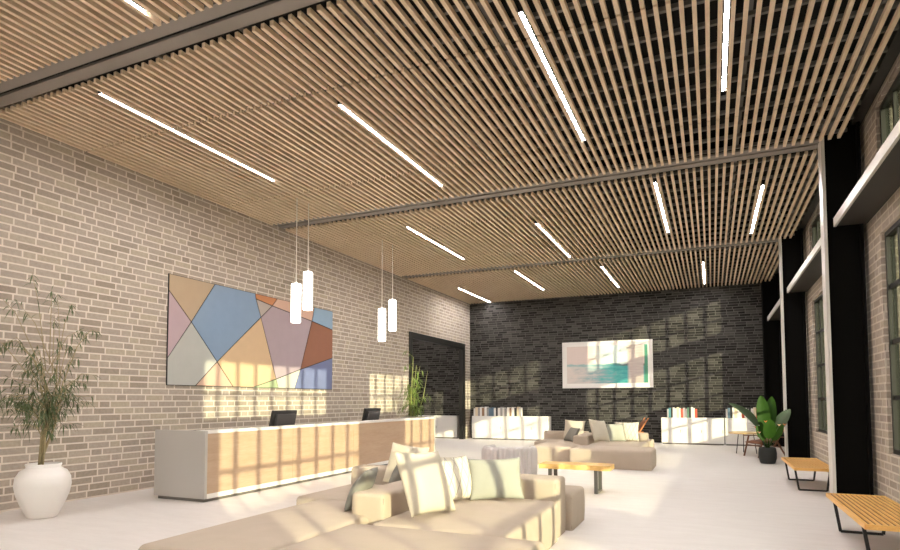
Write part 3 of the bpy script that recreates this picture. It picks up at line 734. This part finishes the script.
fw = (-.1, -1, .1)
paddle((-.02, -.02, .36), (-.11, -.06, 1.60), .30, 'broad', (.1, -1, .2))
paddle((.02, .02, .36), (.13, .06, 1.58), .27, 'broad', (-.25, -1, .2))
paddle((.03, .03, .36), (.50, .05, 1.28), .30, 'dull', (-.5, -1, .5), .35)
paddle((-.03, .05, .36), (-.80, .35, 1.42), .30, 'dull', (.3, -.5, 1), .65)
paddle((0, -.04, .36), (.06, -.25, 1.05), .28, 'broad', (.1, -1, .5), .1)
paddle((.02, -.03, .36), (.32, -.18, .92), .24, 'broad', (-.3, -1, .5), .2)
paddle((-.02, -.03, .36), (-.22, -.15, .90), .22, 'broad', (.3, -1, .5), .2)
paddle((0, .05, .36), (.30, .30, .95), .24, 'dull', (-.3, -1, .6), .3)
for i, (x, y, z) in enumerate([(-.04, -.26, 1.00), (.24, -.2, .92), (.36, -.12, .93), (-.18, -.24, .74), (-.24, -.1, .86)]):
    f = MB(); f.tube([(x*.2, y*.2, .36), (x*.8, y*.8, z-.12), (x, y, z-.03)], .006, 6); s = f.build('flower_stem', M['dull'], t)
    g = MB()
    for q in range(6): a = q*pi/3; g.leaf((x, y, z-.03), (cos(a)*.9, sin(a)*.9, 1), .075, .03, .1)
    g.build('flower', M['petal'] if i % 2 == 0 else M['petal2'], s)

m = MB(); m.tube([(0, .02, .36), (-.12, .08, .58), (-.20, .10, .95)], [.010, .008, .004], 6)
for q in range(8):
    z = .50+q*.055; m.leaf((-.11-.012*q, .08, z), (-1, .1*(-1)**q, .35), .22, .045, .1)
m.build('side_shoot', M['darkleaf'], t)

# ================================================================== LOUNGE CHAIRS, SIDE TABLE
def lounge(wood_, name_label, loc, rz):
    t = thing('lounge_chair', loc, rz, name_label, 'chair', 'wooden lounge chairs')
    # faces -Y at rz = 0
    for s in (-1, 1):
        x = s*.33
        MB().bar((x, -.34, 0), (x, -.20, .54), .035, .03, (0, 1, 0)).build('leg', M[wood_], t)
        MB().bar((x, .42, 0), (x, .12, .50), .035, .03, (0, 1, 0)).build('leg', M[wood_], t)
        MB().bar((x, -.34, .55), (x, .36, .53), .06, .025).build('armrest', M[wood_], t)
        MB().bar((x*.94, .10, .30), (x*.94, .52, .96), .04, .03, (0, 1, 0)).build('back_post', M[wood_], t)
    MB().bar((-.33, -.27, .30), (.33, -.27, .30), .04, .03).bar((-.33, .22, .28), (.33, .22, .28), .04, .03).build('rail', M[wood_], t)
    s_ = MB().add(cushion_mesh(.62, .58, .12)).build('seat', M['leather'], t); s_.rotation_euler = (RAD(-84), 0, 0); s_.location = (0, -.34, .37)
    b_ = MB().add(cushion_mesh(.60, .60, .11)).build('backrest', M['leather'], t); b_.rotation_euler = (RAD(-30), 0, 0); b_.location = (0, .16, .38)
    return t
lounge('walnut', 'brown leather lounge chair with splayed walnut frame behind the leafy plant', (1.22, 17.75, 0), RAD(-62))
lounge('orange_wood', 'orange wood lounge chair mostly hidden behind the far beige sofa', (-2.35, 19.1, 0), RAD(-75))
t = thing('side_table', (.84, 18.75, 0), 0, 'round pale wood side table in front of the narrow white sideboard', 'table')
MB().lathe([(.41, .55), (.425, .56), (.425, .585), (.41, .595)], seg=40).build('table_top', M['table_top'], t)
for q in range(3):
    a = q*2*pi/3-.4; MB().tube([(.30*cos(a), .30*sin(a), 0), (.22*cos(a), .22*sin(a), .556)], .011, 8).build('leg', M['bench_steel'], t)

# ================================================================== OUTSIDE
tag(MB().box(-30, 60, -40, 80, -.35, -.22).build('ground_outside', M['ground_out']), None, None, None, 'structure')
def out_tree(x, y, h, r, label, seed):
    rnd = random.Random(seed); t = thing('tree', (x, y, -.22), 0, label, 'tree', 'trees outside the windows')
    m = MB().tube([(0, 0, 0), (.1, 0, h*.35), (0, .1, h*.7)], [.28, .22, .1], 8)
    m.build('trunk', M['trunk_out'], t); f = MB()
    for q in range(900):
        a, b = rnd.uniform(0, 6.28), rnd.uniform(-1, 1); rr = r*(rnd.random()**.4)
        c = Vector((rr*cos(a)*sqrt(1-b*b), rr*sin(a)*sqrt(1-b*b), h*.52+b*h*.47)); d = Vector((rnd.uniform(-1, 1), rnd.uniform(-1, 1), rnd.uniform(-.6, .6)))
        f.leaf(c, d, rnd.uniform(.7, 1.2), rnd.uniform(.5, .8), .2)
    f.build('crown', M['leaf_out'], t)
for i, (x, y, h, r, lb) in enumerate([(5.6, 25, 11, 2.2, 'leafy tree outside nearest to the window wall'), (12, 26, 13, 2.8, 'broad leafy tree outside, second from the building'), (19.5, 27, 14, 3.3, 'tall leafy tree outside, third from the building'),
                                      (8.0, 32, 14, 2.6, 'leafy tree outside behind the nearest one'), (14.0, 36, 16, 3.2, 'tallest leafy tree outside at the back')]):
    out_tree(x, y, h, r, lb, i+3)
bpy.context.view_layer.update()
